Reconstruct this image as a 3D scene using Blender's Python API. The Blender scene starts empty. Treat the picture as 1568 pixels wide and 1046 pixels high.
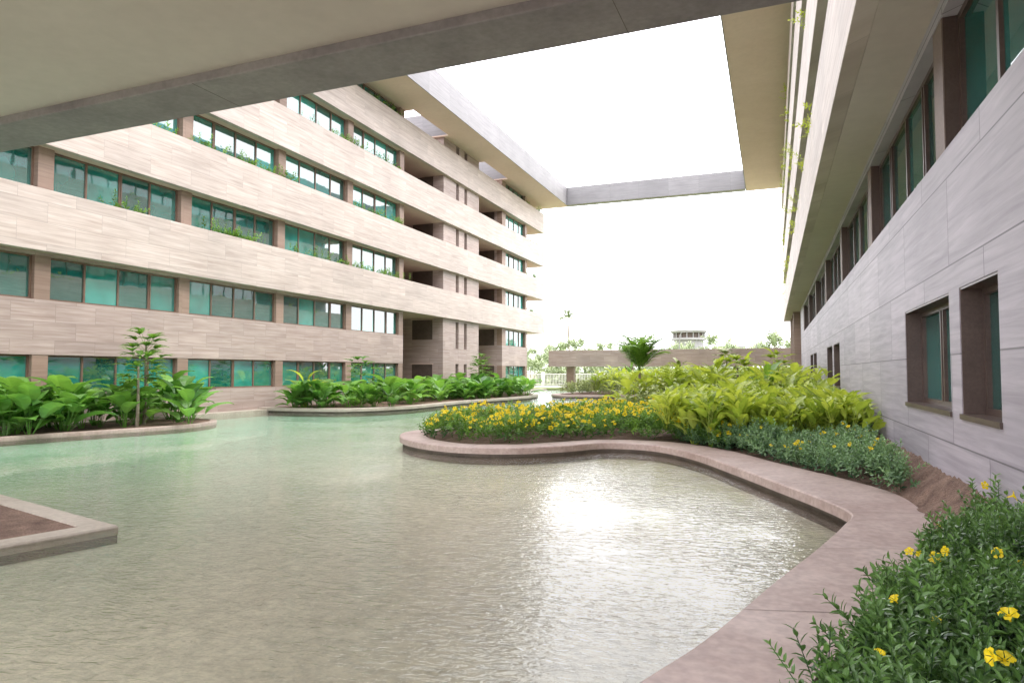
import bpy, math, random
import numpy as np
random.seed(3); rng=np.random.default_rng(5)
S=bpy.context.scene
H=2.2
WZ=.12   # water level
# ------------------------------------------------------------------ helpers
def link(o,parent=None):
    S.collection.objects.link(o)
    if parent: o.parent=parent
    return o
def empty(name):
    return link(bpy.data.objects.new(name,None))
class Geo:
    def __init__(s): s.v=[]; s.f=[]
    def box(s,x0,x1,y0,y1,z0,z1):
        if x0>x1:x0,x1=x1,x0
        if y0>y1:y0,y1=y1,y0
        n=len(s.v)
        s.v+=[(x0,y0,z0),(x1,y0,z0),(x1,y1,z0),(x0,y1,z0),(x0,y0,z1),(x1,y0,z1),(x1,y1,z1),(x0,y1,z1)]
        s.f+=[(n,n+3,n+2,n+1),(n+4,n+5,n+6,n+7),(n,n+1,n+5,n+4),(n+1,n+2,n+6,n+5),(n+2,n+3,n+7,n+6),(n+3,n,n+4,n+7)]
    def quad(s,a,b,c,d):
        n=len(s.v); s.v+=[a,b,c,d]; s.f.append((n,n+1,n+2,n+3))
    def cyl(s,x,y,z0,z1,r0,r1=None,n=12,sx=1,sy=1):
        if r1 is None:r1=r0
        k=len(s.v)
        for z,r in((z0,r0),(z1,r1)):
            for i in range(n):
                a=2*math.pi*i/n; s.v.append((x+r*sx*math.cos(a),y+r*sy*math.sin(a),z))
        for i in range(n):
            j=(i+1)%n; s.f.append((k+i,k+j,k+n+j,k+n+i))
        s.f.append(tuple(k+n+i for i in range(n))); s.f.append(tuple(k+n-1-i for i in range(n)))
    def tube(s,pts,rad,n=6):
        k=len(s.v); m=len(pts)
        for i,p in enumerate(pts):
            a=np.array(pts[max(i-1,0)],float); b=np.array(pts[min(i+1,m-1)],float); t=b-a; t/=np.linalg.norm(t)
            u=np.cross(t,(0.3,1,0.1)); u/=np.linalg.norm(u); w=np.cross(t,u)
            r=rad[i] if hasattr(rad,'__len__') else rad
            for j in range(n):
                an=2*math.pi*j/n; q=np.array(p)+r*(math.cos(an)*u+math.sin(an)*w); s.v.append(tuple(q))
        for i in range(m-1):
            for j in range(n):
                j2=(j+1)%n; s.f.append((k+i*n+j,k+i*n+j2,k+(i+1)*n+j2,k+(i+1)*n+j))
    def obj(s,name,mat,parent=None,bevel=0,smooth=False):
        me=bpy.data.meshes.new(name); me.from_pydata(s.v,[],s.f); me.update()
        me.materials.append(mat)
        if smooth:
            for p in me.polygons:p.use_smooth=True
        o=bpy.data.objects.new(name,me); link(o,parent)
        if bevel:
            b=o.modifiers.new('bevel','BEVEL'); b.width=bevel; b.segments=2; b.limit_method='ANGLE'
        return o
# ------------------------------------------------------------------ materials
def newmat(name):
    m=bpy.data.materials.new(name); m.use_nodes=True; nt=m.node_tree
    return m,nt,nt.nodes['Principled BSDF']
def N(nt,t,**k):
    n=nt.nodes.new(t)
    for a,b in k.items():
        if a in n.inputs: n.inputs[a].default_value=b
        else: setattr(n,a,b)
    return n
def rgb(c): return (c[0],c[1],c[2],1)
def math_node(nt,op,a=None,b=None):
    n=nt.nodes.new('ShaderNodeMath'); n.operation=op
    for i,v in enumerate((a,b)):
        if v is None: continue
        if isinstance(v,(int,float)): n.inputs[i].default_value=v
        else: nt.links.new(v,n.inputs[i])
    return n.outputs[0]
def mixc(nt,f,a,b,blend='MIX'):
    n=nt.nodes.new('ShaderNodeMix'); n.data_type='RGBA'; n.blend_type=blend
    for sock,v in ((n.inputs[0],f),(n.inputs[6],a),(n.inputs[7],b)):
        if isinstance(v,(int,float)): sock.default_value=v
        elif isinstance(v,tuple): sock.default_value=rgb(v)
        else: nt.links.new(v,sock)
    return n.outputs[2]
def travertine(name,ca,cb,tw=1.65,th=.8,joint=.55,rough=.55,vein=1.0,tone=.1,mort=.008):
    m,nt,p=newmat(name); L=nt.links.new
    tc=N(nt,'ShaderNodeTexCoord'); sp=N(nt,'ShaderNodeSeparateXYZ'); L(tc.outputs['Object'],sp.inputs[0])
    h=math_node(nt,'ADD',sp.outputs[0],sp.outputs[1])
    co=N(nt,'ShaderNodeCombineXYZ'); L(h,co.inputs[0]); L(sp.outputs[2],co.inputs[1])
    br=N(nt,'ShaderNodeTexBrick'); L(co.outputs[0],br.inputs['Vector'])
    br.inputs['Scale'].default_value=1; br.inputs['Brick Width'].default_value=tw; br.inputs['Row Height'].default_value=th
    br.inputs['Mortar Size'].default_value=mort; br.inputs['Mortar Smooth'].default_value=.2; br.offset=.5
    a=1-tone; b=1+tone*.4
    br.inputs['Color1'].default_value=(a,a,a,1); br.inputs['Color2'].default_value=(b,b*.995,b*.99,1); br.inputs['Mortar'].default_value=(joint,joint,joint,1)
    mp=N(nt,'ShaderNodeVectorMath',operation='MULTIPLY'); mp.inputs[1].default_value=(.35,7,1); L(co.outputs[0],mp.inputs[0])
    ad=N(nt,'ShaderNodeVectorMath',operation='ADD'); L(mp.outputs[0],ad.inputs[0])
    sc=N(nt,'ShaderNodeVectorMath',operation='SCALE'); sc.inputs[3].default_value=9; L(br.outputs['Color'],sc.inputs[0]); L(sc.outputs[0],ad.inputs[1])
    no=N(nt,'ShaderNodeTexNoise'); no.inputs['Scale'].default_value=1.3; no.inputs['Detail'].default_value=6; no.inputs['Roughness'].default_value=.62; no.inputs['Distortion'].default_value=.5
    L(ad.outputs[0],no.inputs['Vector'])
    rp=N(nt,'ShaderNodeMapRange'); L(no.outputs[0],rp.inputs[0]); rp.inputs[1].default_value=.5-.22/vein; rp.inputs[2].default_value=.5+.22/vein
    c=mixc(nt,rp.outputs[0],ca,cb)
    n2=N(nt,'ShaderNodeTexNoise'); n2.inputs['Scale'].default_value=.45; n2.inputs['Detail'].default_value=4; L(tc.outputs['Object'],n2.inputs['Vector'])
    r2=N(nt,'ShaderNodeMapRange'); L(n2.outputs[0],r2.inputs[0]); r2.inputs[1].default_value=.3; r2.inputs[2].default_value=.7; r2.inputs[3].default_value=.90; r2.inputs[4].default_value=1.06
    g=N(nt,'ShaderNodeCombineColor'); [L(r2.outputs[0],g.inputs[i]) for i in range(3)]
    c=mixc(nt,1.0,c,g.outputs[0],'MULTIPLY'); c=mixc(nt,1.0,c,br.outputs['Color'],'MULTIPLY')
    L(c,p.inputs['Base Color']); p.inputs['Roughness'].default_value=rough
    bm=N(nt,'ShaderNodeBump'); bm.inputs['Strength'].default_value=.2; bm.inputs['Distance'].default_value=.02; L(no.outputs[0],bm.inputs['Height']); L(bm.outputs[0],p.inputs['Normal'])
    return m
def noisy(name,ca,cb,scale=3,rough=.8,bump=.2,detail=6,spec=.5,dist=.02,fine=.125):
    m,nt,p=newmat(name); L=nt.links.new
    tc=N(nt,'ShaderNodeTexCoord'); no=N(nt,'ShaderNodeTexNoise'); no.inputs['Scale'].default_value=scale; no.inputs['Detail'].default_value=detail; no.inputs['Roughness'].default_value=.65
    L(tc.outputs['Object'],no.inputs['Vector'])
    rp=N(nt,'ShaderNodeMapRange'); L(no.outputs[0],rp.inputs[0]); rp.inputs[1].default_value=.32; rp.inputs[2].default_value=.68
    n2=N(nt,'ShaderNodeTexNoise'); n2.inputs['Scale'].default_value=scale*14; n2.inputs['Detail'].default_value=3; L(tc.outputs['Object'],n2.inputs['Vector'])
    c=mixc(nt,rp.outputs[0],ca,cb)
    r2=N(nt,'ShaderNodeMapRange'); L(n2.outputs[0],r2.inputs[0]); r2.inputs[1].default_value=.3; r2.inputs[2].default_value=.7; r2.inputs[3].default_value=1-fine; r2.inputs[4].default_value=1+fine
    g=N(nt,'ShaderNodeCombineColor'); [L(r2.outputs[0],g.inputs[i]) for i in range(3)]
    c=mixc(nt,1.0,c,g.outputs[0],'MULTIPLY')
    L(c,p.inputs['Base Color']); p.inputs['Roughness'].default_value=rough; p.inputs['Specular IOR Level'].default_value=spec
    bm=N(nt,'ShaderNodeBump'); bm.inputs['Strength'].default_value=bump; bm.inputs['Distance'].default_value=dist; L(n2.outputs[0],bm.inputs['Height']); L(bm.outputs[0],p.inputs['Normal'])
    return m
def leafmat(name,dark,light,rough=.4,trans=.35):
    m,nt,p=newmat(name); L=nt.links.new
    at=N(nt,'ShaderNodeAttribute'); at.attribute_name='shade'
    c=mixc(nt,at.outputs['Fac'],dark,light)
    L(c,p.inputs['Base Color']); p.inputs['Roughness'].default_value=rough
    if trans>0:
        tr=N(nt,'ShaderNodeBsdfTranslucent'); c2=mixc(nt,1.0,c,(1.5,1.5,.8),'MULTIPLY'); L(c2,tr.inputs[0])
        mx=N(nt,'ShaderNodeMixShader'); mx.inputs[0].default_value=trans; L(p.outputs[0],mx.inputs[1]); L(tr.outputs[0],mx.inputs[2])
        L(mx.outputs[0],nt.nodes['Material Output'].inputs[0])
    return m
M_band=travertine('travertine_light',(.415,.335,.295),(.63,.55,.505),tw=2.2,th=.77,joint=.72,tone=.09,vein=1.15)
M_wall=travertine('travertine_warm',(.32,.24,.21),(.50,.41,.375),tw=1.65,th=.68,joint=.68,vein=1.15)
M_pier=travertine('travertine_brown',(.24,.16,.12),(.34,.245,.195),tw=3,th=2.0,joint=.8)
M_pierd=noisy('brown_metal_pier',(.15,.105,.09),(.21,.15,.125),scale=1.2,rough=.6,bump=.05)
M_right=travertine('travertine_grey',(.30,.27,.315),(.48,.44,.49),tw=3.3,th=1.22,joint=.38,vein=1.1,tone=.13,mort=.012)
M_beam=noisy('concrete_beam',(.185,.16,.17),(.28,.25,.25),scale=.8,rough=.75,bump=.1,fine=.1)
M_fasc=travertine('travertine_fascia',(.21,.20,.21),(.30,.29,.30),tw=3.3,th=3,joint=.65)
M_soff=noisy('soffit_plaster',(.60,.46,.38),(.65,.51,.43),scale=.3,rough=.85,bump=.03,fine=.03)
M_soffr=noisy('soffit_plaster_grey',(.52,.45,.41),(.58,.51,.465),scale=.3,rough=.85,bump=.03,fine=.03)
M_frame=noisy('bronze_frame',(.15,.09,.065),(.20,.13,.095),scale=2,rough=.4,bump=.02)
M_framed=noisy('dark_bronze_frame',(.07,.045,.038),(.105,.07,.058),scale=2,rough=.4,bump=.02)
M_framel=noisy('aluminium_frame',(.50,.45,.40),(.55,.5,.45),scale=2,rough=.4,bump=.02)
M_dark=noisy('dark_reveal',(.07,.05,.04),(.11,.08,.065),scale=2,rough=.7,bump=.02)
M_curb=noisy('curb_stone',(.33,.235,.205),(.47,.37,.335),scale=.9,rough=.6,bump=.2,dist=.008,fine=.14)
M_curbl=noisy('curb_stone_pale',(.33,.285,.235),(.45,.395,.335),scale=.9,rough=.6,bump=.2,dist=.008,fine=.12)
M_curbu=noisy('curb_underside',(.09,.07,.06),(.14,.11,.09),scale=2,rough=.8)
M_soil=noisy('garden_soil',(.12,.07,.05),(.27,.175,.13),scale=3,rough=.95,bump=1,dist=.05,fine=.35)
M_ground=noisy('ground_earth',(.30,.27,.20),(.40,.36,.28),scale=.05,rough=.95)
M_white=noisy('white_render',(.72,.71,.68),(.80,.79,.76),scale=1,rough=.7)
M_grey=noisy('grey_render',(.27,.26,.26),(.33,.32,.32),scale=.3,rough=.7)
M_bark=noisy('bark',(.20,.16,.12),(.32,.27,.21),scale=6,rough=.9,bump=.6)
def glassmat(name,ca,cb,ior=2.0):
    m,nt,p=newmat(name); L=nt.links.new
    at=N(nt,'ShaderNodeAttribute'); at.attribute_name='shade'
    tc=N(nt,'ShaderNodeTexCoord'); no=N(nt,'ShaderNodeTexNoise'); no.inputs['Scale'].default_value=.9; no.inputs['Detail'].default_value=2; L(tc.outputs['Object'],no.inputs['Vector'])
    f=math_node(nt,'MULTIPLY',at.outputs['Fac'],math_node(nt,'MULTIPLY',no.outputs[0],1.8))
    c=mixc(nt,f,ca,cb); L(c,p.inputs['Base Color']); p.inputs['Roughness'].default_value=.02; p.inputs['IOR'].default_value=ior
    bm=N(nt,'ShaderNodeBump'); bm.inputs['Strength'].default_value=.04; bm.inputs['Distance'].default_value=.05; L(no.outputs[0],bm.inputs['Height']); L(bm.outputs[0],p.inputs['Normal'])
    return m
M_glass=glassmat('teal_glass',(.005,.085,.072),(.025,.32,.27),2.8)
M_glassd=glassmat('dark_teal_glass',(.008,.06,.052),(.015,.15,.135),2.1)
def watermat():
    m,nt,p=newmat('pool_water'); L=nt.links.new; nt.nodes.remove(p)
    tc=N(nt,'ShaderNodeTexCoord')
    mp=N(nt,'ShaderNodeMapping'); mp.inputs['Rotation'].default_value=(0,0,math.radians(-35)); mp.inputs['Scale'].default_value=(1,2.2,1); L(tc.outputs['Object'],mp.inputs[0])
    a=N(nt,'ShaderNodeTexNoise'); a.inputs['Scale'].default_value=5.6; a.inputs['Detail'].default_value=2.5; a.inputs['Roughness'].default_value=.5; a.inputs['Distortion'].default_value=1.0; L(mp.outputs[0],a.inputs['Vector'])
    b=N(nt,'ShaderNodeTexNoise'); b.inputs['Scale'].default_value=.45; b.inputs['Detail'].default_value=2; L(tc.outputs['Object'],b.inputs['Vector'])
    amp=N(nt,'ShaderNodeMapRange'); L(b.outputs[0],amp.inputs[0]); amp.inputs[1].default_value=.35; amp.inputs[2].default_value=.65; amp.inputs[3].default_value=.4; amp.inputs[4].default_value=1.25
    hh=math_node(nt,'MULTIPLY',a.outputs[0],amp.outputs[0])
    bm=N(nt,'ShaderNodeBump'); bm.inputs['Strength'].default_value=.6; bm.inputs['Distance'].default_value=.028; L(hh,bm.inputs['Height'])
    fr=N(nt,'ShaderNodeFresnel'); fr.inputs[0].default_value=1.38; L(bm.outputs[0],fr.inputs[1])
    tr=N(nt,'ShaderNodeBsdfTransparent'); tr.inputs[0].default_value=(.92,.975,.94,1)
    gl=N(nt,'ShaderNodeBsdfGlossy'); gl.inputs['Roughness'].default_value=.01; gl.inputs['Color'].default_value=(1,1,1,1); L(bm.outputs[0],gl.inputs['Normal'])
    mx=N(nt,'ShaderNodeMixShader'); L(fr.outputs[0],mx.inputs[0]); L(tr.outputs[0],mx.inputs[1]); L(gl.outputs[0],mx.inputs[2])
    L(mx.outputs[0],nt.nodes['Material Output'].inputs[0]); return m
M_water=watermat()
def floormat():
    m,nt,p=newmat('pool_floor_render'); L=nt.links.new
    tc=N(nt,'ShaderNodeTexCoord')
    no=N(nt,'ShaderNodeTexNoise'); no.inputs['Scale'].default_value=.5; no.inputs['Detail'].default_value=7; no.inputs['Roughness'].default_value=.65; L(tc.outputs['Object'],no.inputs['Vector'])
    rp=N(nt,'ShaderNodeMapRange'); L(no.outputs[0],rp.inputs[0]); rp.inputs[1].default_value=.3; rp.inputs[2].default_value=.7
    c=mixc(nt,rp.outputs[0],(.60,.51,.41),(.74,.645,.53))
    # green reflections and water tint painted into the floor, towards the left building
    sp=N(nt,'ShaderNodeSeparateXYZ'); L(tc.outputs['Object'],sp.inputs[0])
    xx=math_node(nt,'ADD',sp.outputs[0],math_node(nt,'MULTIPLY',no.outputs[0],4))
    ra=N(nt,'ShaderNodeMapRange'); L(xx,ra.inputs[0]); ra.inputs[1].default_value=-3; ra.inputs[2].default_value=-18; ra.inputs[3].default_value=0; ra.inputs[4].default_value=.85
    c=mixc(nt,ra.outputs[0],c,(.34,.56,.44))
    n2=N(nt,'ShaderNodeTexNoise'); n2.inputs['Scale'].default_value=7; n2.inputs['Detail'].default_value=6; n2.inputs['Roughness'].default_value=.8; L(tc.outputs['Object'],n2.inputs['Vector'])
    r2=N(nt,'ShaderNodeMapRange'); L(n2.outputs[0],r2.inputs[0]); r2.inputs[1].default_value=.35; r2.inputs[2].default_value=.6; r2.inputs[3].default_value=.72; r2.inputs[4].default_value=1.06
    g=N(nt,'ShaderNodeCombineColor'); [L(r2.outputs[0],g.inputs[i]) for i in range(3)]
    c=mixc(nt,1.0,c,g.outputs[0],'MULTIPLY')
    br=N(nt,'ShaderNodeTexBrick'); L(tc.outputs['Object'],br.inputs['Vector']); br.inputs['Scale'].default_value=1; br.inputs['Brick Width'].default_value=2.4; br.inputs['Row Height'].default_value=2.4; br.inputs['Mortar Size'].default_value=.012; br.offset=0
    br.inputs['Color1'].default_value=(.98,.98,.98,1); br.inputs['Color2'].default_value=(1.01,1.01,1.01,1); br.inputs['Mortar'].default_value=(.9,.9,.88,1)
    c=mixc(nt,1.0,c,br.outputs['Color'],'MULTIPLY')
    L(c,p.inputs['Base Color']); p.inputs['Roughness'].default_value=.9
    return m
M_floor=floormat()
# ------------------------------------------------------------------ windows
class Win:
    def __init__(s): s.fr=Geo(); s.gl=Geo(); s.sh=[]
    def add(s,y0,y1,z0,z1,x,sg,n=4,fw=.07,op=None):
        g=s.fr; xa,xb=x,x+sg*.09
        g.box(xa,xb,y0,y1,z1-fw,z1); g.box(xa,xb,y0,y1,z0,z0+fw)
        w=(y1-y0)/n
        for i in range(n+1):
            yy=y0+i*w; a=yy-fw/2; b=yy+fw/2
            if i==0:a,b=y0,y0+fw
            if i==n:a,b=y1-fw,y1
            g.box(xa,xb-sg*.003,a,b,z0+fw,z1-fw)
        for i in range(n):
            a=y0+i*w; b=a+w; xg=x+sg*.03; j1,j2,j3=[random.uniform(-.006,.006) for _ in range(3)]
            q=[(xg+j1,a,z0),(xg+j2,b,z0),(xg+j2+j3,b,z1),(xg+j1+j3,a,z1)]
            if sg<0: q=q[::-1]
            s.gl.quad(*q); r=random.random()**1.3; s.sh+= [r]*4
            if random.random()<.35:
                g.box(xa,xb+sg*.012,a+fw*.6,a+fw*1.3,z0+fw,z1-fw)
    def finish(s,parent,glass,frame,nm='windows'):
        s.fr.obj(nm+'_frames',frame,parent)
        o=s.gl.obj(nm+'_glass',glass,parent)
        at=o.data.attributes.new('shade','FLOAT','POINT'); at.data.foreach_set('value',np.array(s.sh,dtype=np.float32))
# ------------------------------------------------------------------ LEFT BUILDING
LB=empty('office_building')
P=6.6; cols=[17.5+P*k for k in range(-3,5)]
YE=76.4
bz=[6.66+3.97*i for i in range(4)]
bands=Geo(); slabs=Geo(); walls=Geo(); piers=Geo(); roof=Geo(); soff=Geo(); dark=Geo(); W=Win()
for z in bz:
    bands.box(-25.3,-25.0,-6,YE,z,z+2.3)
    bands.box(-27.2,-25.3,YE-.3,YE,z,z+2.3)
    slabs.box(-26.1,-25.302,-6,YE-.302,z+.004,z+.3)
    slabs.box(-32,-26.1,44.1,50.5,z+.004,z+.3); slabs.box(-32,-26.1,57.8,64,z+.004,z+.3); slabs.box(-32,-26.1,71.5,YE-.3,z+.004,z+.3)
XW=-25.45
walls.box(-26,XW,-6,44.2,-.4,1.4); walls.box(-26,XW,-6,44.2,2.85,4.9); walls.box(-26,XW,-6,44.2,6.55,6.655)
rows=[(1.4,2.85,0),(4.9,6.55,0)]+[(bz[i]+2.3,bz[i+1],1) for i in range(3)]+[(bz[3]+2.3,21.8,1)]
for (z0,z1,up) in rows:
    for k,c in enumerate(cols):
        e0,e1=c-.3,c+.3
        piers.box(-26,XW-.02 if not up else XW+.0,e0,e1,z0-(.3 if up else 0)+.001,z1)
        if k<len(cols)-1:
            WY=-25.78 if up else -25.72
            W.add(c+.3,c+P-.3,z0-(.25 if up else 0),z1,WY,1,4)
core=Geo()
core.box(-44,-25.9,-6,44.2,-.4,21.8)
core.box(-44,-32,44.2,YE-5,-.4,21.8)
core.obj('core_walls',M_wall,LB)
def slitblock(y0,y1,slits,zz):
    ys=[y0]+[v for s_ in slits for v in s_]+[y1]
    for i in range(0,len(ys),2): walls.box(-32,-25.32,ys[i],ys[i+1],-.4,21.8)
    for a,b in slits:
        prev=-.4
        for z0,z1 in zz:
            walls.box(-32,-25.325,a,b,prev,z0); dark.box(-32,-25.8,a,b,z0,z1); prev=z1
        walls.box(-32,-25.325,a,b,prev,21.8)
zz=[(1.2,2.9),(4.2,6.5)]+[(r[0]-.2,r[1]-.05) for r in rows[2:]]
slitblock(50.5,57.8,[(52.9,53.5),(54.6,55.2)],zz)
walls.box(-32,-26,64,71.5,-.4,21.8)
walls.box(-26,XW,64.01,71.49,-.4,1.4);walls.box(-26,XW,64.01,71.49,2.85,4.9);walls.box(-26,XW,64.01,71.49,6.55,6.655)
for (z0,z1,up) in rows:
    piers.box(-26,XW,64,65,z0-.3*up,z1); piers.box(-26,XW,70.9,71.5,z0-.3*up,z1)
    W.add(65,70.9,z0-.25*up,z1,-25.75,1,4)
    for yy in (50.5,64):
        dark.box(-28.2,-26.3,yy-.01,yy+.1,z0,z1); 
        soff.box(-28.3,-26.2,yy-.06,yy-.012,z1,z1+.08)
    W.add(45,50,z0,z1,-31.9,1,3); W.add(58.5,63.5,z0,z1,-31.9,1,3)
for (x0,x1,y0,y1) in [(-24.8,-22.3,-10,77.5),(-44,-31.5,-10,77.5),(-31.5,-24.8,-10,44.4),(-31.5,-24.8,50.3,57.9),(-31.5,-24.8,63.9,77.5)]:
    soff.box(x0,x1,y0,y1,21.8,21.9); roof.box(x0,x1-.0,y0,y1,21.9,23.85)
roof.box(-22.3,-22.24,-10,77.5,21.78,23.87)
bands.obj('spandrel_bands',M_band,LB,bevel=.012); slabs.obj('floor_slabs',M_soff,LB); walls.obj('stone_walls',M_wall,LB)
piers.obj('window_piers',M_pier,LB); roof.obj('roof_slab',M_fasc,LB); soff.obj('roof_soffit',M_soff,LB); dark.obj('dark_openings',M_dark,LB)
W.finish(LB,M_glass,M_frame)
led=Geo(); led.box(XW,-24.75,-6,YE,-.4,.26); led.obj('base_ledge',M_curbl,LB,bevel=.02)
# ------------------------------------------------------------------ RIGHT BUILDING
RB=empty('office_building')
RX=2.3
walls=Geo(); piers=Geo(); bands=Geo(); soff=Geo(); roof=Geo(); W=Win(); W2=Win(); jam=Geo(); rsoff=Geo(); cp=Geo()
low=[(8.75,10.4,1),(10.95,14.3,2),(27.4,30.0,2),(30.6,33.5,2),(41,44,2),(44.6,47.6,2)]
zs,zh=1.63,3.30; us,uh=5.29,7.21; sf=7.44
walls.box(RX,RX+.6,-6,62,-.4,zs); walls.box(RX,RX+.6,-6,62,zh,us); walls.box(RX,RX+.6,-6,62,uh,sf)
y=-6
for a,b,n in low:
    walls.box(RX,RX+.6,y,a,zs,zh); y=b
    jam.box(RX+.01,RX+.5,a,a+.03,zs,zh); jam.box(RX+.01,RX+.5,b-.03,b,zs,zh); jam.box(RX+.01,RX+.5,a+.03,b-.03,zh-.03,zh)
    W.add(a+.03,b-.03,zs+.03,zh-.03,RX+.34,-1,n,fw=.08)
    jam.box(RX-.03,RX+.5,a-.02,b+.02,zs-.04,zs+.03)
walls.box(RX,RX+.6,y,62,zs,zh)
pc=[-3.7+7.5*k for k in range(0,9)]
for i,c in enumerate(pc):
    piers.box(RX+.02,RX+.6,c-.28,c+.28,us,uh)
    if i<len(pc)-1 and c+7.5<62:
        W.add(c+.3,c+7.2,us+.02,uh,RX+.30,-1,4,fw=.09)
        jam.box(RX+.03,RX+.45,c+.281,c+.30,us,uh); jam.box(RX+.03,RX+.45,c+7.2,c+7.219,us,uh)
walls.box(RX,RX+.6,56.6,62,us,uh)
core=Geo(); core.box(RX+.6,20,-6,62,-.4,21.8); core.box(RX+2.5,20,62,76.4,-.4,21.8); core.obj('core_walls',M_right,RB)
rb=[7.44,11.4,15.36,19.3]
for i,z in enumerate(rb):
    top=z+2.35 if i<3 else z+1.5
    bands.box(1.19,1.5,-6,76.4,z,top); rsoff.box(1.5,4.9,-6,76.4,z+.003,z+.25)
    if i<3:
        W2.add(-5,62,top-.2,rb[i+1],RX+.3,-1,44); 
W2.add(-5,62,20.6,21.8,RX+.3,-1,44)
for y in (64.5,68.5,72.5,76): cp.box(RX-.5,RX+.1,y-.3,y+.3,-.4,7.44)
cp.obj('columns',M_pier,RB)
soff.box(-2.3,20,-10,77.5,21.8,21.9); roof.box(-2.3,20,-10,77.5,21.9,23.85); roof.box(-2.36,-2.3,-10,77.5,21.78,23.87)
walls.obj('stone_walls',M_right,RB); piers.obj('window_piers',M_pierd,RB); bands.obj('spandrel_bands',M_band,RB,bevel=.012)
soff.obj('roof_soffit',M_soff,RB); rsoff.obj('floor_soffits',M_soffr,RB); roof.obj('roof_slab',M_fasc,RB); jam.obj('window_jambs',M_framed,RB)
W.finish(RB,M_glassd,M_framed); W2.finish(RB,M_glass,M_frame,'upper_windows')
# ------------------------------------------------------------------ BEAMS / BRIDGES
g=Geo(); g.box(-22.2,-2.4,76.5,77.5,21.79,23.86); g.obj('roof_tie_beam',M_fasc,bevel=.02)
OB=empty('overhead_bridge'); OB.location=(-14,9.1,0); OB.rotation_euler=(0,0,math.radians(-1.4))
g=Geo(); g.box(-10.7,15.1,-1.02,0,6.66,8.9); g.box(-10.7,15.1,-6,-5.4,6.66,8.9); g.obj('edge_beams',M_beam,OB,bevel=.02)
g=Geo()
for x in np.arange(-7.5,15,6.6): g.box(x,x+.008,-1.022,.002,6.658,6.662)
g.obj('beam_joints',M_dark,OB)
g=Geo(); g.box(-10.7,15.1,-5.4,-1.02,6.80,7.4); g.obj('bridge_soffit',M_soffr,OB)
FB=empty('footbridge')
g=Geo(); g.box(-24.9,4.7,77.6,80.5,2.85,4.75); g.obj('bridge_deck',M_wall,FB,bevel=.02)
g=Geo()
for x in (-22.5,-15.5,-7.0,1.0): g.box(x-.45,x+.45,78.5,79.3,.2,2.85)
g.obj('bridge_columns',M_pier,FB)
# ------------------------------------------------------------------ GROUND / WATER
g=Geo(); g.box(-900,900,-300,1500,-.6,-.45); g.obj('ground',M_ground)
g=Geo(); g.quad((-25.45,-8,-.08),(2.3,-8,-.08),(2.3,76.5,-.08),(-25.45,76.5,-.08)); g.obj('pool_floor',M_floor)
g=Geo(); g.quad((-25.4,-8,WZ),(2.29,-8,WZ),(2.29,76.5,WZ),(-25.4,76.5,WZ)); g.obj('pool_water',M_water)
M_lawn=noisy('lawn_grass',(.16,.22,.06),(.30,.34,.14),scale=.15,rough=.95,bump=.5)
g=Geo(); g.box(-500,500,76.6,1200,-.45,.28); g.obj('lawn',M_lawn)
M_path=noisy('path_concrete',(.55,.53,.49),(.66,.64,.6),scale=.5)
g=Geo(); g.box(-60,40,84,90,.2,.285); g.obj('path',M_path)
# ------------------------------------------------------------------ curbs
def catmull(P_,n=8,closed=False):
    P_=[np.array(p,float) for p in P_]; out=[]; m=len(P_)
    rngi=range(m) if closed else range(m-1)
    for i in rngi:
        if closed: a,b,c,d=P_[(i-1)%m],P_[i],P_[(i+1)%m],P_[(i+2)%m]
        else: a,b,c,d=P_[max(i-1,0)],P_[i],P_[i+1],P_[min(i+2,m-1)]
        for t in np.linspace(0,1,n,endpoint=False):
            out.append(.5*((2*b)+(-a+c)*t+(2*a-5*b+4*c-d)*t*t+(-a+3*b-3*c+d)*t**3))
    if not closed: out.append(P_[-1])
    return np.array(out)
def offset(path,w,closed):
    n=len(path); res=[]
    for i in range(n):
        a=path[(i-1)%n] if (closed or i>0) else path[i]; b=path[(i+1)%n] if (closed or i<n-1) else path[i]
        t=b-a; t=t/(np.linalg.norm(t)+1e-9); res.append(path[i]+w*np.array([t[1],-t[0]]))
    return np.array(res)
def curb(name,outer,inner,closed,parent,zt=.35,thick=.16,gap=.09,mat=None,joints=0):
    mat=mat or M_curb
    g=Geo(); gu=Geo(); n=len(outer); gj=Geo()
    prof=[]
    for o,i in zip(outer,inner):
        d=(i-o); L_=np.linalg.norm(d); d=d/L_
        e=o+d*.02; r=o+d*gap
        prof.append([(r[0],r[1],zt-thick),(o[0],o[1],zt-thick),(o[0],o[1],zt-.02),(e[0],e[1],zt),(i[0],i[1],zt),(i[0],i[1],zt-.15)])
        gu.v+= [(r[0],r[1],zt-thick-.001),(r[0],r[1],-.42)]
    for p in prof: g.v+=p
    k=6
    for a in range(n if closed else n-1):
        b=(a+1)%n
        for j in range(k-1): g.f.append((a*k+j,b*k+j,b*k+j+1,a*k+j+1))
        gu.f.append((2*a,2*a+1,2*b+1,2*b))
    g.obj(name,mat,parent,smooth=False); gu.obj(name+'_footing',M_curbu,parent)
    if joints:
        acc=0
        for a in range(1,n-1):
            acc+=np.linalg.norm(outer[a]-outer[a-1])
            if acc>joints:
                acc=0; o,i=outer[a],inner[a]; t=outer[a+1]-outer[a]; t=t/np.linalg.norm(t)*.004
                d=(i-o)/np.linalg.norm(i-o); o2=o+d*.02
                gj.quad((o2[0]-t[0],o2[1]-t[1],zt+.003),(o2[0]+t[0],o2[1]+t[1],zt+.003),(i[0]+t[0],i[1]+t[1],zt+.003),(i[0]-t[0],i[1]-t[1],zt+.003))
        gj.obj(name+'_joints',M_curbu,parent)
GARD=empty('planter_bed')
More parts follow.
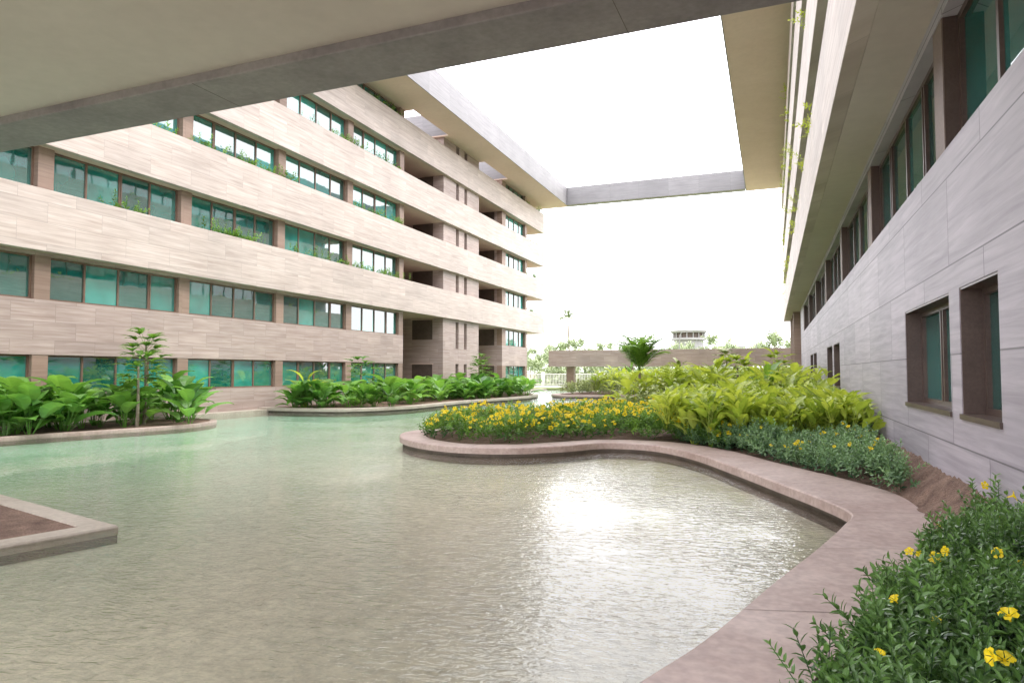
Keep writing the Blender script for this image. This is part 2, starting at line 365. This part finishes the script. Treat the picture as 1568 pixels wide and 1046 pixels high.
outer_c=[(-1.9,-6),(-1.8,-2),(-1.55,1),(-1.25,2.6),(-1.02,3.47),(-.79,4.15),(-.46,5.03),(-.05,6.45),(.40,7.92),(.78,9.3),(.93,10.1),(.62,11.1),(.05,12.4),(-.66,14.0),(-1.75,16.25),(-2.9,17.6),(-4.15,17.7),(-4.96,16.6),(-6.02,15.7),(-7.4,15.5),(-8.88,16.15),(-10.1,17.4),(-10.7,19.0),(-10.2,21),(-8.8,23),(-7.2,25.5),(-6.5,30),(-5.6,36),(-5,45),(-6,52),(-9,54.6),(-13,54.2),(-16,53),(-17.6,56),(-17,62),(-15,70),(-15,76.6)]
inner_c=[(-.3,-6),(-.3,-2),(-.2,1),(-.05,3.0),(.0,3.9),(.18,4.5),(.47,5.3),(.90,6.7),(1.45,8.3),(1.75,9.4),(1.84,10.4),(1.72,11.9),(1.1,13.3),(.1,15.0),(-1.05,17.1),(-2.5,18.5),(-4.3,18.6),(-5.5,17.3),(-6.3,16.5),(-7.4,16.2),(-8.6,16.8),(-9.5,17.85),(-10.0,19.1),(-9.5,20.6),(-8.2,22.5),(-6.6,25.2),(-5.9,30),(-5,36),(-4.4,45),(-5.3,52.6),(-8.9,55.2),(-13.2,54.8),(-15.8,54),(-16.9,56.4),(-16.3,62),(-14.4,70),(-14.4,76.6)]
O_=catmull(outer_c,8); I_=catmull(inner_c,8)
curb('curb',O_,I_,False,GARD,joints=2.2)
def poly_obj(name,pts,z,mat,parent):
    me=bpy.data.meshes.new(name); me.from_pydata([(p[0],p[1],z) for p in pts],[],[tuple(range(len(pts)))]); me.materials.append(mat)
    return link(bpy.data.objects.new(name,me),parent)
bedpoly=np.vstack([I_,[(2.29,76.6),(2.29,-6)]])
poly_obj('soil',bedpoly,.29,M_soil,GARD)
g=Geo(); ys=np.arange(-6,76,.12); nx=8
for yv in ys:
    for j in range(nx):
        t=j/(nx-1); x=1.72+.59*t; z=.27+.5*t**1.2
        k=0 if j in(0,) else 1
        g.v.append((x,yv+random.uniform(-.02,.02),z+k*(random.uniform(-.025,.03)+.03*math.sin(yv*3.1+j)*math.sin(yv*1.3))))
for i in range(len(ys)-1):
    for j in range(nx-1): a=i*nx+j; g.f.append((a,a+1,a+nx+1,a+nx))
g.obj('soil_bank',M_soil,GARD,smooth=True)
LBED=empty('planter_bed')
A_=catmull([(-25.4,29.0),(-22.2,29.0),(-19.9,29.9),(-18.6,33),(-18.5,37),(-18.6,41),(-17.8,46.3),(-17.6,51),(-18.6,55),(-21,58),(-25.4,59)],8)
def inward(path,w,c):
    a=offset(path,w,False); b=offset(path,-w,False)
    c=np.array(c); return a if np.linalg.norm(a[len(a)//2]-c)<np.linalg.norm(b[len(b)//2]-c) else b
Ai=inward(A_,.5,(-25,44)); curb('curb',A_,Ai,False,LBED,mat=M_curbl)
polyA=np.vstack([Ai,[(-25.4,44)]]); poly_obj('soil',polyA,.29,M_soil,LBED)
LBED2=empty('planter_bed')
B_=catmull([(-23,-6),(-22.8,4),(-22.6,10),(-22,15),(-21,18.5),(-20.8,20.5),(-22,22.6),(-25.4,23.4)],8)
Bi=inward(B_,.25,(-26,8)); curb('curb',B_,Bi,False,LBED2,zt=.21,thick=.14,gap=.02)
polyB=np.vstack([Bi,[(-25.4,-6)]]); poly_obj('soil',polyB,.19,M_soil,LBED2)
TP=empty('pool_planter')
c0=np.array((-8.2,6.75)); u=np.array((-4.1,1.05)); v=np.array((-.95,-3.7))
R_=np.array([c0,c0+u,c0+u+v,c0+v]); cen=R_.mean(0); Ri=cen+(R_-cen)*.83
curb('curb',R_,Ri,True,TP,zt=.155,thick=.12,gap=.01,mat=M_curbl)
poly_obj('soil',Ri,.135,M_soil,TP)
# ------------------------------------------------------------------ FOLIAGE
def merge(name,T,pos,az,tilt,spin,scale,shade,mat,parent=None):
    V,F,Sh=T; n=len(pos)
    ca,sa=np.cos(az),np.sin(az); ct,st=np.cos(tilt),np.sin(tilt); cs,ss=np.cos(spin),np.sin(spin)
    Z=np.zeros(n); O1=np.ones(n)
    Rz=np.stack([ca,-sa,Z,sa,ca,Z,Z,Z,O1],1).reshape(n,3,3)
    Ry=np.stack([ct,Z,st,Z,O1,Z,-st,Z,ct],1).reshape(n,3,3)
    Rs=np.stack([cs,-ss,Z,ss,cs,Z,Z,Z,O1],1).reshape(n,3,3)
    R=Rz@Ry@Rs
    out=np.einsum('nij,vj->nvi',R,V)*scale[:,None,None]+pos[:,None,:]
    FF=(F[None]+ (np.arange(n)*len(V))[:,None,None]).reshape(-1,4)
    SS=np.clip(shade[:,None]+Sh[None],0,1).reshape(-1).astype(np.float32)
    me=bpy.data.meshes.new(name); me.from_pydata(out.reshape(-1,3).tolist(),[],FF.tolist()); me.materials.append(mat)
    at=me.attributes.new('shade','FLOAT','POINT'); at.data.foreach_set('value',SS)
    return link(bpy.data.objects.new(name,me),parent)
def T_join(parts):
    V=[];F=[];Sh=[];k=0
    for v,f,s in parts:
        V.append(v);F.append(f+k);Sh.append(s);k+=len(v)
    return np.vstack(V),np.vstack(F),np.concatenate(Sh)
def frame_from(d,roll=0):
    d=np.array(d,float); d/=np.linalg.norm(d); up=np.array((0,0,1.)); s=np.cross(d,up)
    if np.linalg.norm(s)<1e-3: s=np.array((1.,0,0))
    s/=np.linalg.norm(s); n=np.cross(s,d); s2=s*math.cos(roll)+n*math.sin(roll); n2=np.cross(s2,d); return d,s2,n2
def small_leaf(base,d,L_,Wd,sh,roll=0):
    d,s,n=frame_from(d,roll); b=np.array(base,float)
    m=b+d*L_*.45
    V=np.array([b,m+s*Wd/2+n*Wd*.18,b+d*L_-n*L_*.12,m-s*Wd/2+n*Wd*.18,m-n*0.0])
    return V,np.array([[0,1,2,4],[0,4,2,3]]),np.full(5,sh)
def leaf6(base,d,L_,Wd,sh,roll=0):
    d,s,n=frame_from(d,roll); b=np.array(base,float)
    m1=b+d*L_*.3; m2=b+d*L_*.68-n*L_*.05; w1=Wd*.5; w2=Wd*.42; u=Wd*.16
    V=np.array([b,m1+s*w1+n*u,m1,m1-s*w1+n*u,m2+s*w2+n*u,m2,m2-s*w2+n*u,b+d*L_-n*L_*.16])
    return V,np.array([[0,1,2,2],[0,2,3,3],[1,4,5,2],[2,5,6,3],[4,7,5,5],[5,7,6,6]]),np.array([sh-.05,sh,sh+.1,sh,sh,sh+.1,sh,sh+.05])
def sprig(nl=14,length=.3,lL=.07,lW=.028,spread=1.0,seed=0):
    r=random.Random(seed); parts=[]
    bend=r.uniform(-.15,.15)
    for i in range(nl):
        t=(i+.6)/nl; a=i*2.4; h=length*t
        b=(bend*h*t,0,h); dz=.25+.9*t
        d=(math.cos(a)*spread,math.sin(a)*spread,dz)
        k=1-.35*t
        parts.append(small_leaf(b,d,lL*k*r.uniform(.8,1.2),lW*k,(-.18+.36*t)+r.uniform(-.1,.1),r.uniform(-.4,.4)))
    w=.004*length/.3
    parts.append((np.array([(-w,0,-.1*length),(w,0,-.1*length),(bend*length+w*.5,0,length),(bend*length-w*.5,0,length)]),np.array([[0,1,2,3]]),np.full(4,-.2)))
    return T_join(parts)
def blade(L_,Wd,base,d,droop,sh,wave=.0,nu=7,fold=.25,pw=.75):
    d=np.array(d,float); d/=np.linalg.norm(d); az=math.atan2(d[1],d[0]); el=math.asin(d[2])
    p=np.array(base,float); V=[];
    s=np.array((-math.sin(az),math.cos(az),0))
    for i in range(nu+1):
        t=i/nu; e=el-droop*t; dd=np.array((math.cos(az)*math.cos(e),math.sin(az)*math.cos(e),math.sin(e)))
        nn=np.cross(dd,s)*-1
        if nn[2]<0: nn=-nn
        w=Wd/2*(math.sin(math.pi*min(1,(t*.97+.03))**pw))
        wv=wave*math.sin(i*2.5)
        V+= [p+s*w+nn*(fold*w+wv),p,p-s*w+nn*(fold*w-wv)]
        p=p+dd*L_/nu
    F=[]
    for i in range(nu):
        a=3*i; F+=[[a,a+1,a+4,a+3],[a+1,a+2,a+5,a+4]]
    return np.array(V),np.array(F),np.array(([sh-.06,sh+.12,sh-.06])*(nu+1))
def stalk(a,b,w,sh):
    a=np.array(a,float);b=np.array(b,float)
    V=np.array([a+(w,0,0),a-(w,0,0),b-(w*.6,0,0),b+(w*.6,0,0),a+(0,w,0),a-(0,w,0),b-(0,w*.6,0),b+(0,w*.6,0)])
    return V,np.array([[0,1,2,3],[4,5,6,7]]),np.full(8,sh)
def bigplant(seed,n=9,h=1.0,bL=.85,bW=.42,droop=1.1,lo=.2,nu=7,up=.5):
    r=random.Random(seed); parts=[]
    for i in range(n):
        a=i*2.4+r.uniform(-.3,.3); t=i/n
        out=r.uniform(.15,.5)*(1.3-t)*min(1,h); hh=h*(lo+(1-lo)*t)*r.uniform(.8,1.15)
        b=(math.cos(a)*out,math.sin(a)*out,hh)
        parts.append(stalk((math.cos(a)*.04,math.sin(a)*.04,-.1),b,.018*min(1,h),.05))
        k=r.uniform(.75,1.15)
        parts.append(blade(bL*k,bW*k,b,(math.cos(a),math.sin(a),up+.8*t),droop*r.uniform(.7,1.3),r.uniform(-.15,.2),wave=.012,nu=nu))
    return T_join(parts)
def inpoly(pts,poly):
    x,y=pts[:,0],pts[:,1]; c=np.zeros(len(pts),bool); n=len(poly); j=n-1
    for i in range(n):
        xi,yi=poly[i];xj,yj=poly[j]
        cond=((yi>y)!=(yj>y))&(x<(xj-xi)*(y-yi)/(yj-yi+1e-12)+xi); c^=cond; j=i
    return c
def dist_path(pts,path):
    d=np.full(len(pts),1e9)
    for a,b in zip(path[:-1],path[1:]):
        ab=b-a; t=np.clip(((pts-a)@ab)/(ab@ab+1e-9),0,1); q=a+t[:,None]*ab; d=np.minimum(d,np.linalg.norm(pts-q,axis=1))
    return d
def sample(poly,n,box,cond=None):
    out=np.zeros((0,2))
    x0,x1,y0,y1=box
    while len(out)<n:
        p=rng.uniform((x0,y0),(x1,y1),(n*2,2)); p=p[inpoly(p,poly)]
        if cond is not None: p=p[cond(p)]
        out=np.vstack([out,p])
    return out[:n]
def lump(p,s=1.0,ph=0):
    x,y=p[:,0],p[:,1]
    return .5+.25*(np.sin(x*2.1*s+ph)+np.sin(y*1.7*s+ph*2+x))*.9+.2*np.sin(3.7*s*(x+y)+ph)*.6
def shrubs(name,poly,box,dens,Hh,T,scale,mat,cond=None,edge=None,edgew=.5,z0=.3,tiltmax=.9,parent=None,ph=0,lo=.55,emin=.35):
    x0,x1,y0,y1=box
    test=rng.uniform((x0,y0),(x1,y1),(4000,2)); k=inpoly(test,poly)
    if cond is not None: k&=cond(test)
    area=(x1-x0)*(y1-y0)*k.mean(); n=int(area*dens)
    p=sample(poly,n,box,cond); hh=Hh*(lo+.6*np.clip(lump(p,1.4,ph),0,1))
    if edge is not None:
        dd=dist_path(p,edge); hh*=np.clip(emin+(1-emin)*dd/edgew,0,1)
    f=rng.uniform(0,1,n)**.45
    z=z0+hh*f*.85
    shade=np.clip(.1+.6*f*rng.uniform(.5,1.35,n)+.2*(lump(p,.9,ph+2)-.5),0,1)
    pos=np.column_stack([p,z])
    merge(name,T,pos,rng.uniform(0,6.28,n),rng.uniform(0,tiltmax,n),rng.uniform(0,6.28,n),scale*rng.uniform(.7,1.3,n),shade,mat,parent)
    return pos,hh
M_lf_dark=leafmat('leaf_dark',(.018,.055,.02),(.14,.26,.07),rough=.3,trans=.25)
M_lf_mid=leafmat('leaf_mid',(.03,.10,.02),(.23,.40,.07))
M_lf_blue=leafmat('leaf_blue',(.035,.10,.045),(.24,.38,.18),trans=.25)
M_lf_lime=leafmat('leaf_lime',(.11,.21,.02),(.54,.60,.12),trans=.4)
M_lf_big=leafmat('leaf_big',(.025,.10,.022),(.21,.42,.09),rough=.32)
M_lf_far=leafmat('leaf_far',(.13,.20,.055),(.46,.50,.18),trans=0)  # lightened so the leaf colour itself carries some haze
M_lf_hz=leafmat('leaf_distant_hazed',(.19,.25,.12),(.42,.48,.28),trans=0)  # pale and greyed: distance haze put into the leaf colour
mf,nt,p=newmat('petal_yellow'); p.inputs['Base Color'].default_value=(.90,.68,.012,1); p.inputs['Roughness'].default_value=.5
tr=N(nt,'ShaderNodeBsdfTranslucent'); tr.inputs[0].default_value=(.95,.75,.03,1); mx=N(nt,'ShaderNodeMixShader'); mx.inputs[0].default_value=.4
nt.links.new(p.outputs[0],mx.inputs[1]); nt.links.new(tr.outputs[0],mx.inputs[2]); nt.links.new(mx.outputs[0],nt.nodes['Material Output'].inputs[0]); M_petal=mf
def flower_T(R=.045):
    V=[];F=[]
    for i in range(5):
        a=i*2*math.pi/5; k=len(V)
        for rr,da,z in ((.12,0,-.25),(.72,-.60,.18),(.98,-.25,.06),(.98,.25,.1),(.72,.60,.22),(.6,0,.12)):
            V.append((R*rr*math.cos(a+da),R*rr*math.sin(a+da),R*z))
        F+=[[k,k+1,k+2,k+5],[k+5,k+2,k+3,k+3],[k,k+5,k+3,k+4]]
    k=len(V)
    for z,r in ((-1.0,.08),(-.15,.2)):
        for i in range(4): V.append((R*r*math.cos(i*1.57),R*r*math.sin(i*1.57),R*z))
    for i in range(4): j=(i+1)%4; F.append([k+i,k+j,k+4+j,k+4+i])
    return np.array(V),np.array(F),np.zeros(len(V))
def flowers(name,pos,hh,n,z0,R,parent,maxtilt=1.0,up=.12,clump=False):
    mask=pos[:,2]>z0+hh*.45
    if clump: mask&= (lump(pos[:,:2],1.9,5)>.32)
    top=np.where(mask)[0]
    n=min(n,len(top)); idx=rng.choice(top,n,replace=False); q=pos[idx].copy(); q[:,2]=z0+hh[idx]*rng.uniform(.6,1.0,n)+up
    merge(name,flower_T(R),q,rng.uniform(3.4,6.4,n),rng.uniform(.3,maxtilt,n),rng.uniform(0,6,n),rng.uniform(.6,1.2,n),np.zeros(n),M_petal,parent)
# 1 flowering hedge along front
fl=empty('flowering_shrubs')
T1=sprig(11,.28,.125,.056,seed=1)
def c_front(p): 
    d=dist_path(p,I_[100:220]); return (d<3.2)&(p[:,1]<28)&(p[:,0]<-1.0)
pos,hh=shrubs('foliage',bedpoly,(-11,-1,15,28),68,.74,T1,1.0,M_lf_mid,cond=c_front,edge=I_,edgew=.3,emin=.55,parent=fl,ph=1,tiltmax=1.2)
flowers('flowers',pos,hh,1150,.3,.070,fl,1.3,.19,True)
# 2 blue green low shrubs
gs=empty('groundcover_shrubs')
def c_blue(p): return (p[:,1]>11.9)&(p[:,1]<19.5)&(p[:,0]>-2.4)&(p[:,0]<1.95)
T2=sprig(12,.28,.10,.046,seed=2)
pos,hh=shrubs('foliage',bedpoly,(-2.4,1.95,11.8,19.5),160,.66,T2,.95,M_lf_blue,cond=c_blue,edge=I_,edgew=.3,emin=.5,parent=gs,ph=3,tiltmax=1.2,lo=.4)
flowers('flowers',pos,hh,75,.3,.052,gs,1.3,.2)
# 3 lime broad-leaf plants
T3=bigplant(4,n=11,h=.5,bL=.5,bW=.19,droop=.8,lo=.2,nu=5,up=.9)
T3b=bigplant(14,n=9,h=.6,bL=.42,bW=.18,droop=.9,lo=.3,nu=5,up=1.2)
def c_lime(p): return (p[:,1]>17.4)&(p[:,0]>-2.8)&(p[:,1]<30)&(p[:,0]<2.0)
lm=empty('lime_foliage_plants')
shrubs('foliage',bedpoly,(-2.8,2.0,17.4,30),7,.72,T3,1.1,M_lf_lime,cond=c_lime,ph=4,tiltmax=.45,parent=lm)
shrubs('foliage_upright',bedpoly,(-2.8,2.0,17.4,30),6,.85,T3b,1.05,M_lf_lime,cond=c_lime,ph=4.5,tiltmax=.35,parent=lm)
# 4 rest of bed
T4=sprig(10,.5,.24,.12,seed=5)
def c_rest(p): return (p[:,1]>26)
shrubs('garden_shrubs',bedpoly,(-17,2.2,26,76),11,1.2,T4,1.0,M_lf_far,cond=c_rest,edge=I_,edgew=1.5,ph=6)
T4b=bigplant(9,n=8,h=.7,bL=.6,bW=.25,droop=1.0,nu=4)
shrubs('garden_plants',bedpoly,(-14,2,28,76),.9,1.4,T4b,1.3,M_lf_lime,ph=2,tiltmax=.3,edge=I_,edgew=1.5)
def banana(x,y,h,mat,seed):
    merge('banana_plant',bigplant(seed,n=10,h=h,bL=1.1,bW=.34,droop=1.2,lo=.45,up=1.1),np.array([[x,y,.3]]),np.array([seed*1.]),np.zeros(1),np.zeros(1),np.ones(1),np.array([.6]),mat)
banana(-2.4,28.5,2.0,M_lf_lime,41); banana(-.2,31,2.1,M_lf_mid,42); banana(-1.2,26.5,1.5,M_lf_lime,43); banana(1.2,36,2.1,M_lf_lime,44); banana(-3.6,38,2.1,M_lf_mid,45)
banana(-7.5,60,2.8,M_lf_far,46); banana(-2,58,3.0,M_lf_lime,47); banana(-23.6,30.6,1.5,M_lf_lime,48); banana(-12,62,2.6,M_lf_mid,49); banana(-4.5,66,3.0,M_lf_far,50); banana(.2,50,2.8,M_lf_lime,51)
# 5 near shrub
ns=empty('flowering_shrubs')
def sprig_hi(nl,length,lL,lW,seed):
    r=random.Random(seed); parts=[]; bend=r.uniform(-.2,.2)
    for i in range(nl):
        t=(i//2+.6)/(nl/2); a=(i%2)*math.pi+(i//2)*1.45; h=length*t
        d=(math.cos(a),math.sin(a),.25+.95*t); k=(1-.4*t)*r.uniform(.85,1.15)
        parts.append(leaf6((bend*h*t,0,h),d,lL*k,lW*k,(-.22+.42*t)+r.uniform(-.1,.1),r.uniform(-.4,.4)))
    w=.004
    parts.append((np.array([(-w,0,-.15),(w,0,-.15),(bend*length+w*.5,0,length),(bend*length-w*.5,0,length),(0,-w,-.15),(0,w,-.15),(bend*length,w*.5,length),(bend*length,-w*.5,length)]),np.array([[0,1,2,3],[4,5,6,7]]),np.full(8,-.3)))
    return T_join(parts)
wallpoly=np.array([(.12,2.4),(.15,4.0),(.42,4.7),(.65,5.4),(1.05,6.6),(1.6,8.2),(1.9,9.0),(2.25,9.2),(2.25,2.4)])
edge5=np.array([(.05,2.2),(.2,4.5),(.47,5.3),(.9,6.7),(1.6,8.3),(1.9,9.2)])
pos,hh=shrubs('foliage',wallpoly,(0,2.3,2.4,9.3),170,.62,sprig_hi(16,.26,.105,.040,7),.9,M_lf_dark,edge=edge5,edgew=.6,emin=.4,parent=ns,ph=0,tiltmax=1.4,lo=.4)
pos2,hh2=shrubs('foliage_tall',wallpoly,(0,2.3,2.4,9.3),60,.92,sprig_hi(22,.36,.095,.034,8),.95,M_lf_dark,edge=edge5,edgew=.8,emin=.3,parent=ns,ph=1,tiltmax=.8,lo=.3)
flowers('flowers',pos,hh,26,.3,.043,ns,1.5,.22); flowers('flowers_top',pos2,hh2,9,.3,.045,ns,1.5,.28)
# 6 big-leaf plants left
def place(name,T,pts,z,sc,mat,parent=None):
    n=len(pts); pos=np.column_stack([pts,np.full(n,z)])
    merge(name,T,pos,rng.uniform(0,6.28,n),rng.uniform(0,.2,n),rng.uniform(0,6.28,n),sc*rng.uniform(.7,1.3,n),rng.uniform(.15,.9,n),mat,parent)
lp=empty('elephant_ear_plants')
for k,(ya,yb) in enumerate(((9,13),(12.5,15.2),(15,17.5),(17.2,19.8),(19.5,22.6))):
    pts=sample(polyB,8,(-24.6,-20.5,ya,yb)); place('leaves_%d'%k,bigplant(20+k,n=9,h=1.25,bL=1.1,bW=.64,droop=1.25,up=.9),pts,.2,1.0,M_lf_big,lp)
lp=empty('elephant_ear_plants')
for k in range(3):
    pts=sample(polyA,34,(-24.8,-18,29.5,57)); place('leaves_%d'%k,bigplant(30+k,n=9,h=1.0,bL=.95,bW=.58,droop=1.3,up=.8),pts,.3,1.0,M_lf_big,lp)
def palmate(seed,n=14,H_=3.0,R=.45):
    r=random.Random(seed); parts=[]
    for i in range(n):
        a=i*2.4+r.uniform(-.4,.4); t=i/n; el=-.3+1.5*t; st=.45*r.uniform(.7,1.4)
        b0=np.array((0,0,H_*(.6+.4*t))); d=np.array((math.cos(a)*math.cos(el),math.sin(a)*math.cos(el),math.sin(el)))
        b=b0+d*st*1.2; parts.append(stalk(b0,b,.012,.1))
        for j in range(7):
            aa=a+(j-3)*.5; parts.append(blade(R*(1-.08*abs(j-3)),R*.27,b,(math.cos(aa),math.sin(aa),.2+.5*t+r.uniform(-.2,.2)),.9,r.uniform(-.1,.2),nu=3))
    return T_join(parts)
def papaya(x,y,z,h,R,mat,n=16):
    e=empty('papaya_tree')
    merge('crown',palmate(int(x*10)&255,n,h,R),np.array([[x,y,z]]),np.zeros(1),np.zeros(1),np.zeros(1),np.ones(1),np.array([.4]),mat,e)
    g=Geo(); g.tube([(x,y,z-.1),(x+.03,y,z+h*.5),(x,y,z+h)],[.07,.05,.035]); g.obj('trunk',M_bark,e,smooth=True)
papaya(-22.6,19.6,.2,3.1,.6,M_lf_mid,26); papaya(-21.8,18.6,.2,2.2,.55,M_lf_mid)
papaya(-22.5,34.2,.3,2.2,.6,M_lf_big); papaya(-21,48,.3,2.4,.6,M_lf_mid); papaya(-22,51,.3,2.8,.6,M_lf_mid)
papaya(-1.5,33,.3,2.1,.7,M_lf_lime); papaya(-3.0,50,.3,2.8,.9,M_lf_far); papaya(.3,40,.3,2.4,.7,M_lf_lime)
def frond(L_=1.6,n=22,sh=0,rise=1.1,seed=0,wd=.13):
    parts=[]; r=random.Random(seed); p=np.array((0,0,0.)); el=rise; pts=[]
    for i in range(n):
        t=i/n; e=el-1.3*t*t-.15*t; d=np.array((math.cos(e),0,math.sin(e))); pts.append((p.copy(),d)); p=p+d*L_/n
    for i,(q,d) in enumerate(pts):
        t=i/n
        if t>.12:
            ll=L_*.34*math.sin(math.pi*(.15+.8*t))
            for sg in (-1,1):
                dd=d*.75+np.array((0,sg*.85,-.1+r.uniform(-.15,.1))); parts.append(small_leaf(q,dd,ll,ll*wd,sh+r.uniform(-.1,.1)))
    for (q,d),(q2,d2) in zip(pts[:-1:3],pts[3::3]): parts.append(stalk(q,q2,.01*L_/1.6,.1))
    return T_join(parts)
def palm(x,y,z,h,L_,mat,n=11,tr=.07,rise=(.5,1.45),wd=.13):
    e=empty('palm_tree'); 
    T=frond(L_,wd=wd)
    az=np.array([i*2.4 for i in range(n)]); ti=np.linspace(-(rise[1]-1.1),(1.1-rise[0]),n)
    merge('fronds',T,np.tile((x,y,z+h),(n,1)).astype(float),az,ti,np.zeros(n),rng.uniform(.85,1.1,n),rng.uniform(.3,.9,n),mat,e)
    g=Geo(); g.tube([(x,y,z-.1),(x+.02*h,y,z+h*.5),(x,y,z+h)],[tr*1.4,tr,tr*.8],8); g.obj('trunk',M_bark,e,smooth=True)
palm(-5.5,30.3,.3,1.9,2.2,M_lf_mid,n=17,wd=.16,rise=(.95,1.65))
palm(-3.9,29,.3,.9,1.7,M_lf_lime,n=13,wd=.18,rise=(.8,1.6))
palm(-40,138,.3,13,2.8,M_lf_hz,n=11,tr=.2,wd=.26,rise=(.3,1.5))
T6=sprig(12,.45,.16,.07,seed=11); pp=[]
for z in bz:
    for k in range(20):
        y0=rng.uniform(8,44)
        for j in range(rng.integers(4,14)): pp.append((-25.38+rng.uniform(-.1,.1),y0+rng.normal(0,.5),z+2.34+rng.uniform(-.05,.13)))
    for k in range(5):
        y0=rng.uniform(71.5,76)
        for j in range(6): pp.append((-25.4,y0+rng.normal(0,.4),z+2.4))
pp=np.array(pp); n=len(pp)
merge('balcony_plants',T6,pp,rng.uniform(0,6.28,n),rng.uniform(0,1.3,n),rng.uniform(0,6.28,n),rng.uniform(.5,1.5,n),rng.uniform(.3,1,n),M_lf_mid)
pp=[]
for z,tp in zip(rb,(2.35,2.35,2.35,1.5)):
    for k in range(17):
        y0=rng.uniform(11,76)
        for j in range(5): pp.append((1.18+rng.uniform(-.10,.1),y0+rng.normal(0,.35),z+tp+rng.uniform(-.3,.15)))
pp=np.array(pp); n=len(pp)
merge('balcony_plants',T6,pp,rng.uniform(0,6.28,n),rng.uniform(.3,1.8,n),rng.uniform(0,6.28,n),rng.uniform(.5,1.1,n),rng.uniform(.5,1,n),M_lf_lime)
# ------------------------------------------------------------------ BACKGROUND
T7=sprig(8,1.2,.7,.4,seed=13); pos=[];shd=[]; tg=Geo()
for k in range(85):
    y=rng.uniform(105,230); x=rng.uniform(-.62,.18)*y*1.0; hgt=rng.uniform(4.5,9.5)*(y/150)**.6
    tg.tube([(x,y,0),(x+.2,y,hgt*.5),(x,y,hgt*.85)],[.25,.16,.08],5)
    for c in range(7):
        cx,cy,cz=x+rng.normal(0,1.9),y+rng.normal(0,1.5),hgt*rng.uniform(.5,1.0)
        for j in range(20):
            v=rng.normal(0,1,3); v/=np.linalg.norm(v); rr=rng.uniform(.4,1.3)
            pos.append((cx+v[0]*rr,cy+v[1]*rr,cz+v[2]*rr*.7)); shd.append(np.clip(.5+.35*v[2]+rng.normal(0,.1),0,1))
for k in range(1100):
    pos.append((rng.uniform(-32,12),rng.uniform(93,98),rng.uniform(.2,2.3))); shd.append(rng.uniform(.2,.9))
pos=np.array(pos); n=len(pos); tl=empty('tree_line')
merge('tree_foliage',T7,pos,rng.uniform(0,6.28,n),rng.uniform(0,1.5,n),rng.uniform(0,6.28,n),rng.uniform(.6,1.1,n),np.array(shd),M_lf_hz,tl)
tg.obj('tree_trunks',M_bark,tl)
fe=Geo()
for x in np.arange(-34,14,.22): fe.box(x,x+.05,91,91.05,.28,2.0)
fe.box(-34,14,90.97,91.08,1.9,2.0); fe.box(-34,14,90.97,91.08,.45,.55)
for x in np.arange(-34,14,4): fe.box(x-.2,x+.2,90.8,91.2,.28,2.2)
fe.obj('metal_fence',M_white)
PV=empty('pavilion_building')
g=Geo(); px_,py_=-22.7,205
g.cyl(px_,py_,.2,11.5,4.2,n=40); g.cyl(px_,py_,11.5,12.1,5.0,n=40); g.cyl(px_,py_,13.6,14.1,5.0,5.3,n=40)
for z0,z1,r0,r1 in ((14.1,14.6,5.3,4.9),(14.6,15.1,4.9,3.9),(15.1,15.4,3.9,2.2)): g.cyl(px_,py_,z0,z1,r0,r1,n=40)
for i in range(16): a=i*math.pi/8; g.box(px_+4.5*math.cos(a)-.12,px_+4.5*math.cos(a)+.12,py_+4.5*math.sin(a)-.12,py_+4.5*math.sin(a)+.12,12.1,13.6)
g.box(-14,-7,200,210,.2,9.5)
g.obj('pavilion_walls',M_grey,PV)
g=Geo(); g.cyl(px_,py_,12.1,13.6,4.2,n=40); g.obj('pavilion_glazing',M_dark,PV)
for (x,y) in ((-12,97),(-2,99),(-20,104)):
    e=empty('street_lamp'); g=Geo(); g.tube([(x,y,.2),(x,y,3.5),(x,y,7.2),(x+.3,y,7.7),(x+1.2,y,7.8)],[.10,.08,.06,.05,.05],8); g.obj('pole',M_grey,e,smooth=True)
    g=Geo(); g.box(x+1.1,x+1.8,y-.12,y+.12,7.70,7.86); g.obj('lamp_head',M_grey,e,bevel=.03)
# ------------------------------------------------------------------ LIGHT
EL,AZ=math.radians(58),math.radians(75)
w=bpy.data.worlds.new('World'); S.world=w; w.use_nodes=True; nt=w.node_tree; bg=nt.nodes['Background']
sk=N(nt,'ShaderNodeTexSky'); sk.sky_type='NISHITA'; sk.sun_disc=False; sk.sun_elevation=EL; sk.sun_rotation=AZ; sk.dust_density=4; sk.air_density=1
hs=N(nt,'ShaderNodeHueSaturation'); hs.inputs['Saturation'].default_value=.25; nt.links.new(sk.outputs[0],hs.inputs['Color'])
c=mixc(nt,1.0,hs.outputs[0],(22.4,22.2,23.2),'ADD')
nt.links.new(c,bg.inputs[0]); bg.inputs[1].default_value=.15
sd=bpy.data.lights.new('sun','SUN'); sd.energy=1.5; sd.angle=math.radians(12); sd.color=(1,.94,.87)
so=bpy.data.objects.new('sun',sd); link(so)
from mathutils import Vector
dv=Vector((math.sin(AZ)*math.cos(EL),math.cos(AZ)*math.cos(EL),math.sin(EL))); so.rotation_euler=dv.to_track_quat('Z','Y').to_euler()
# ------------------------------------------------------------------ CAMERA
cd=bpy.data.cameras.new('camera'); cd.lens=24.0; cd.sensor_width=36; cd.clip_end=3000; cd.clip_start=.05
co=bpy.data.objects.new('camera',cd); link(co); co.location=(0,0,H); co.rotation_euler=(math.radians(92.57),0,math.radians(20.85)); S.camera=co
S.view_settings.view_transform='Standard'; S.view_settings.look='None'; S.view_settings.exposure=0
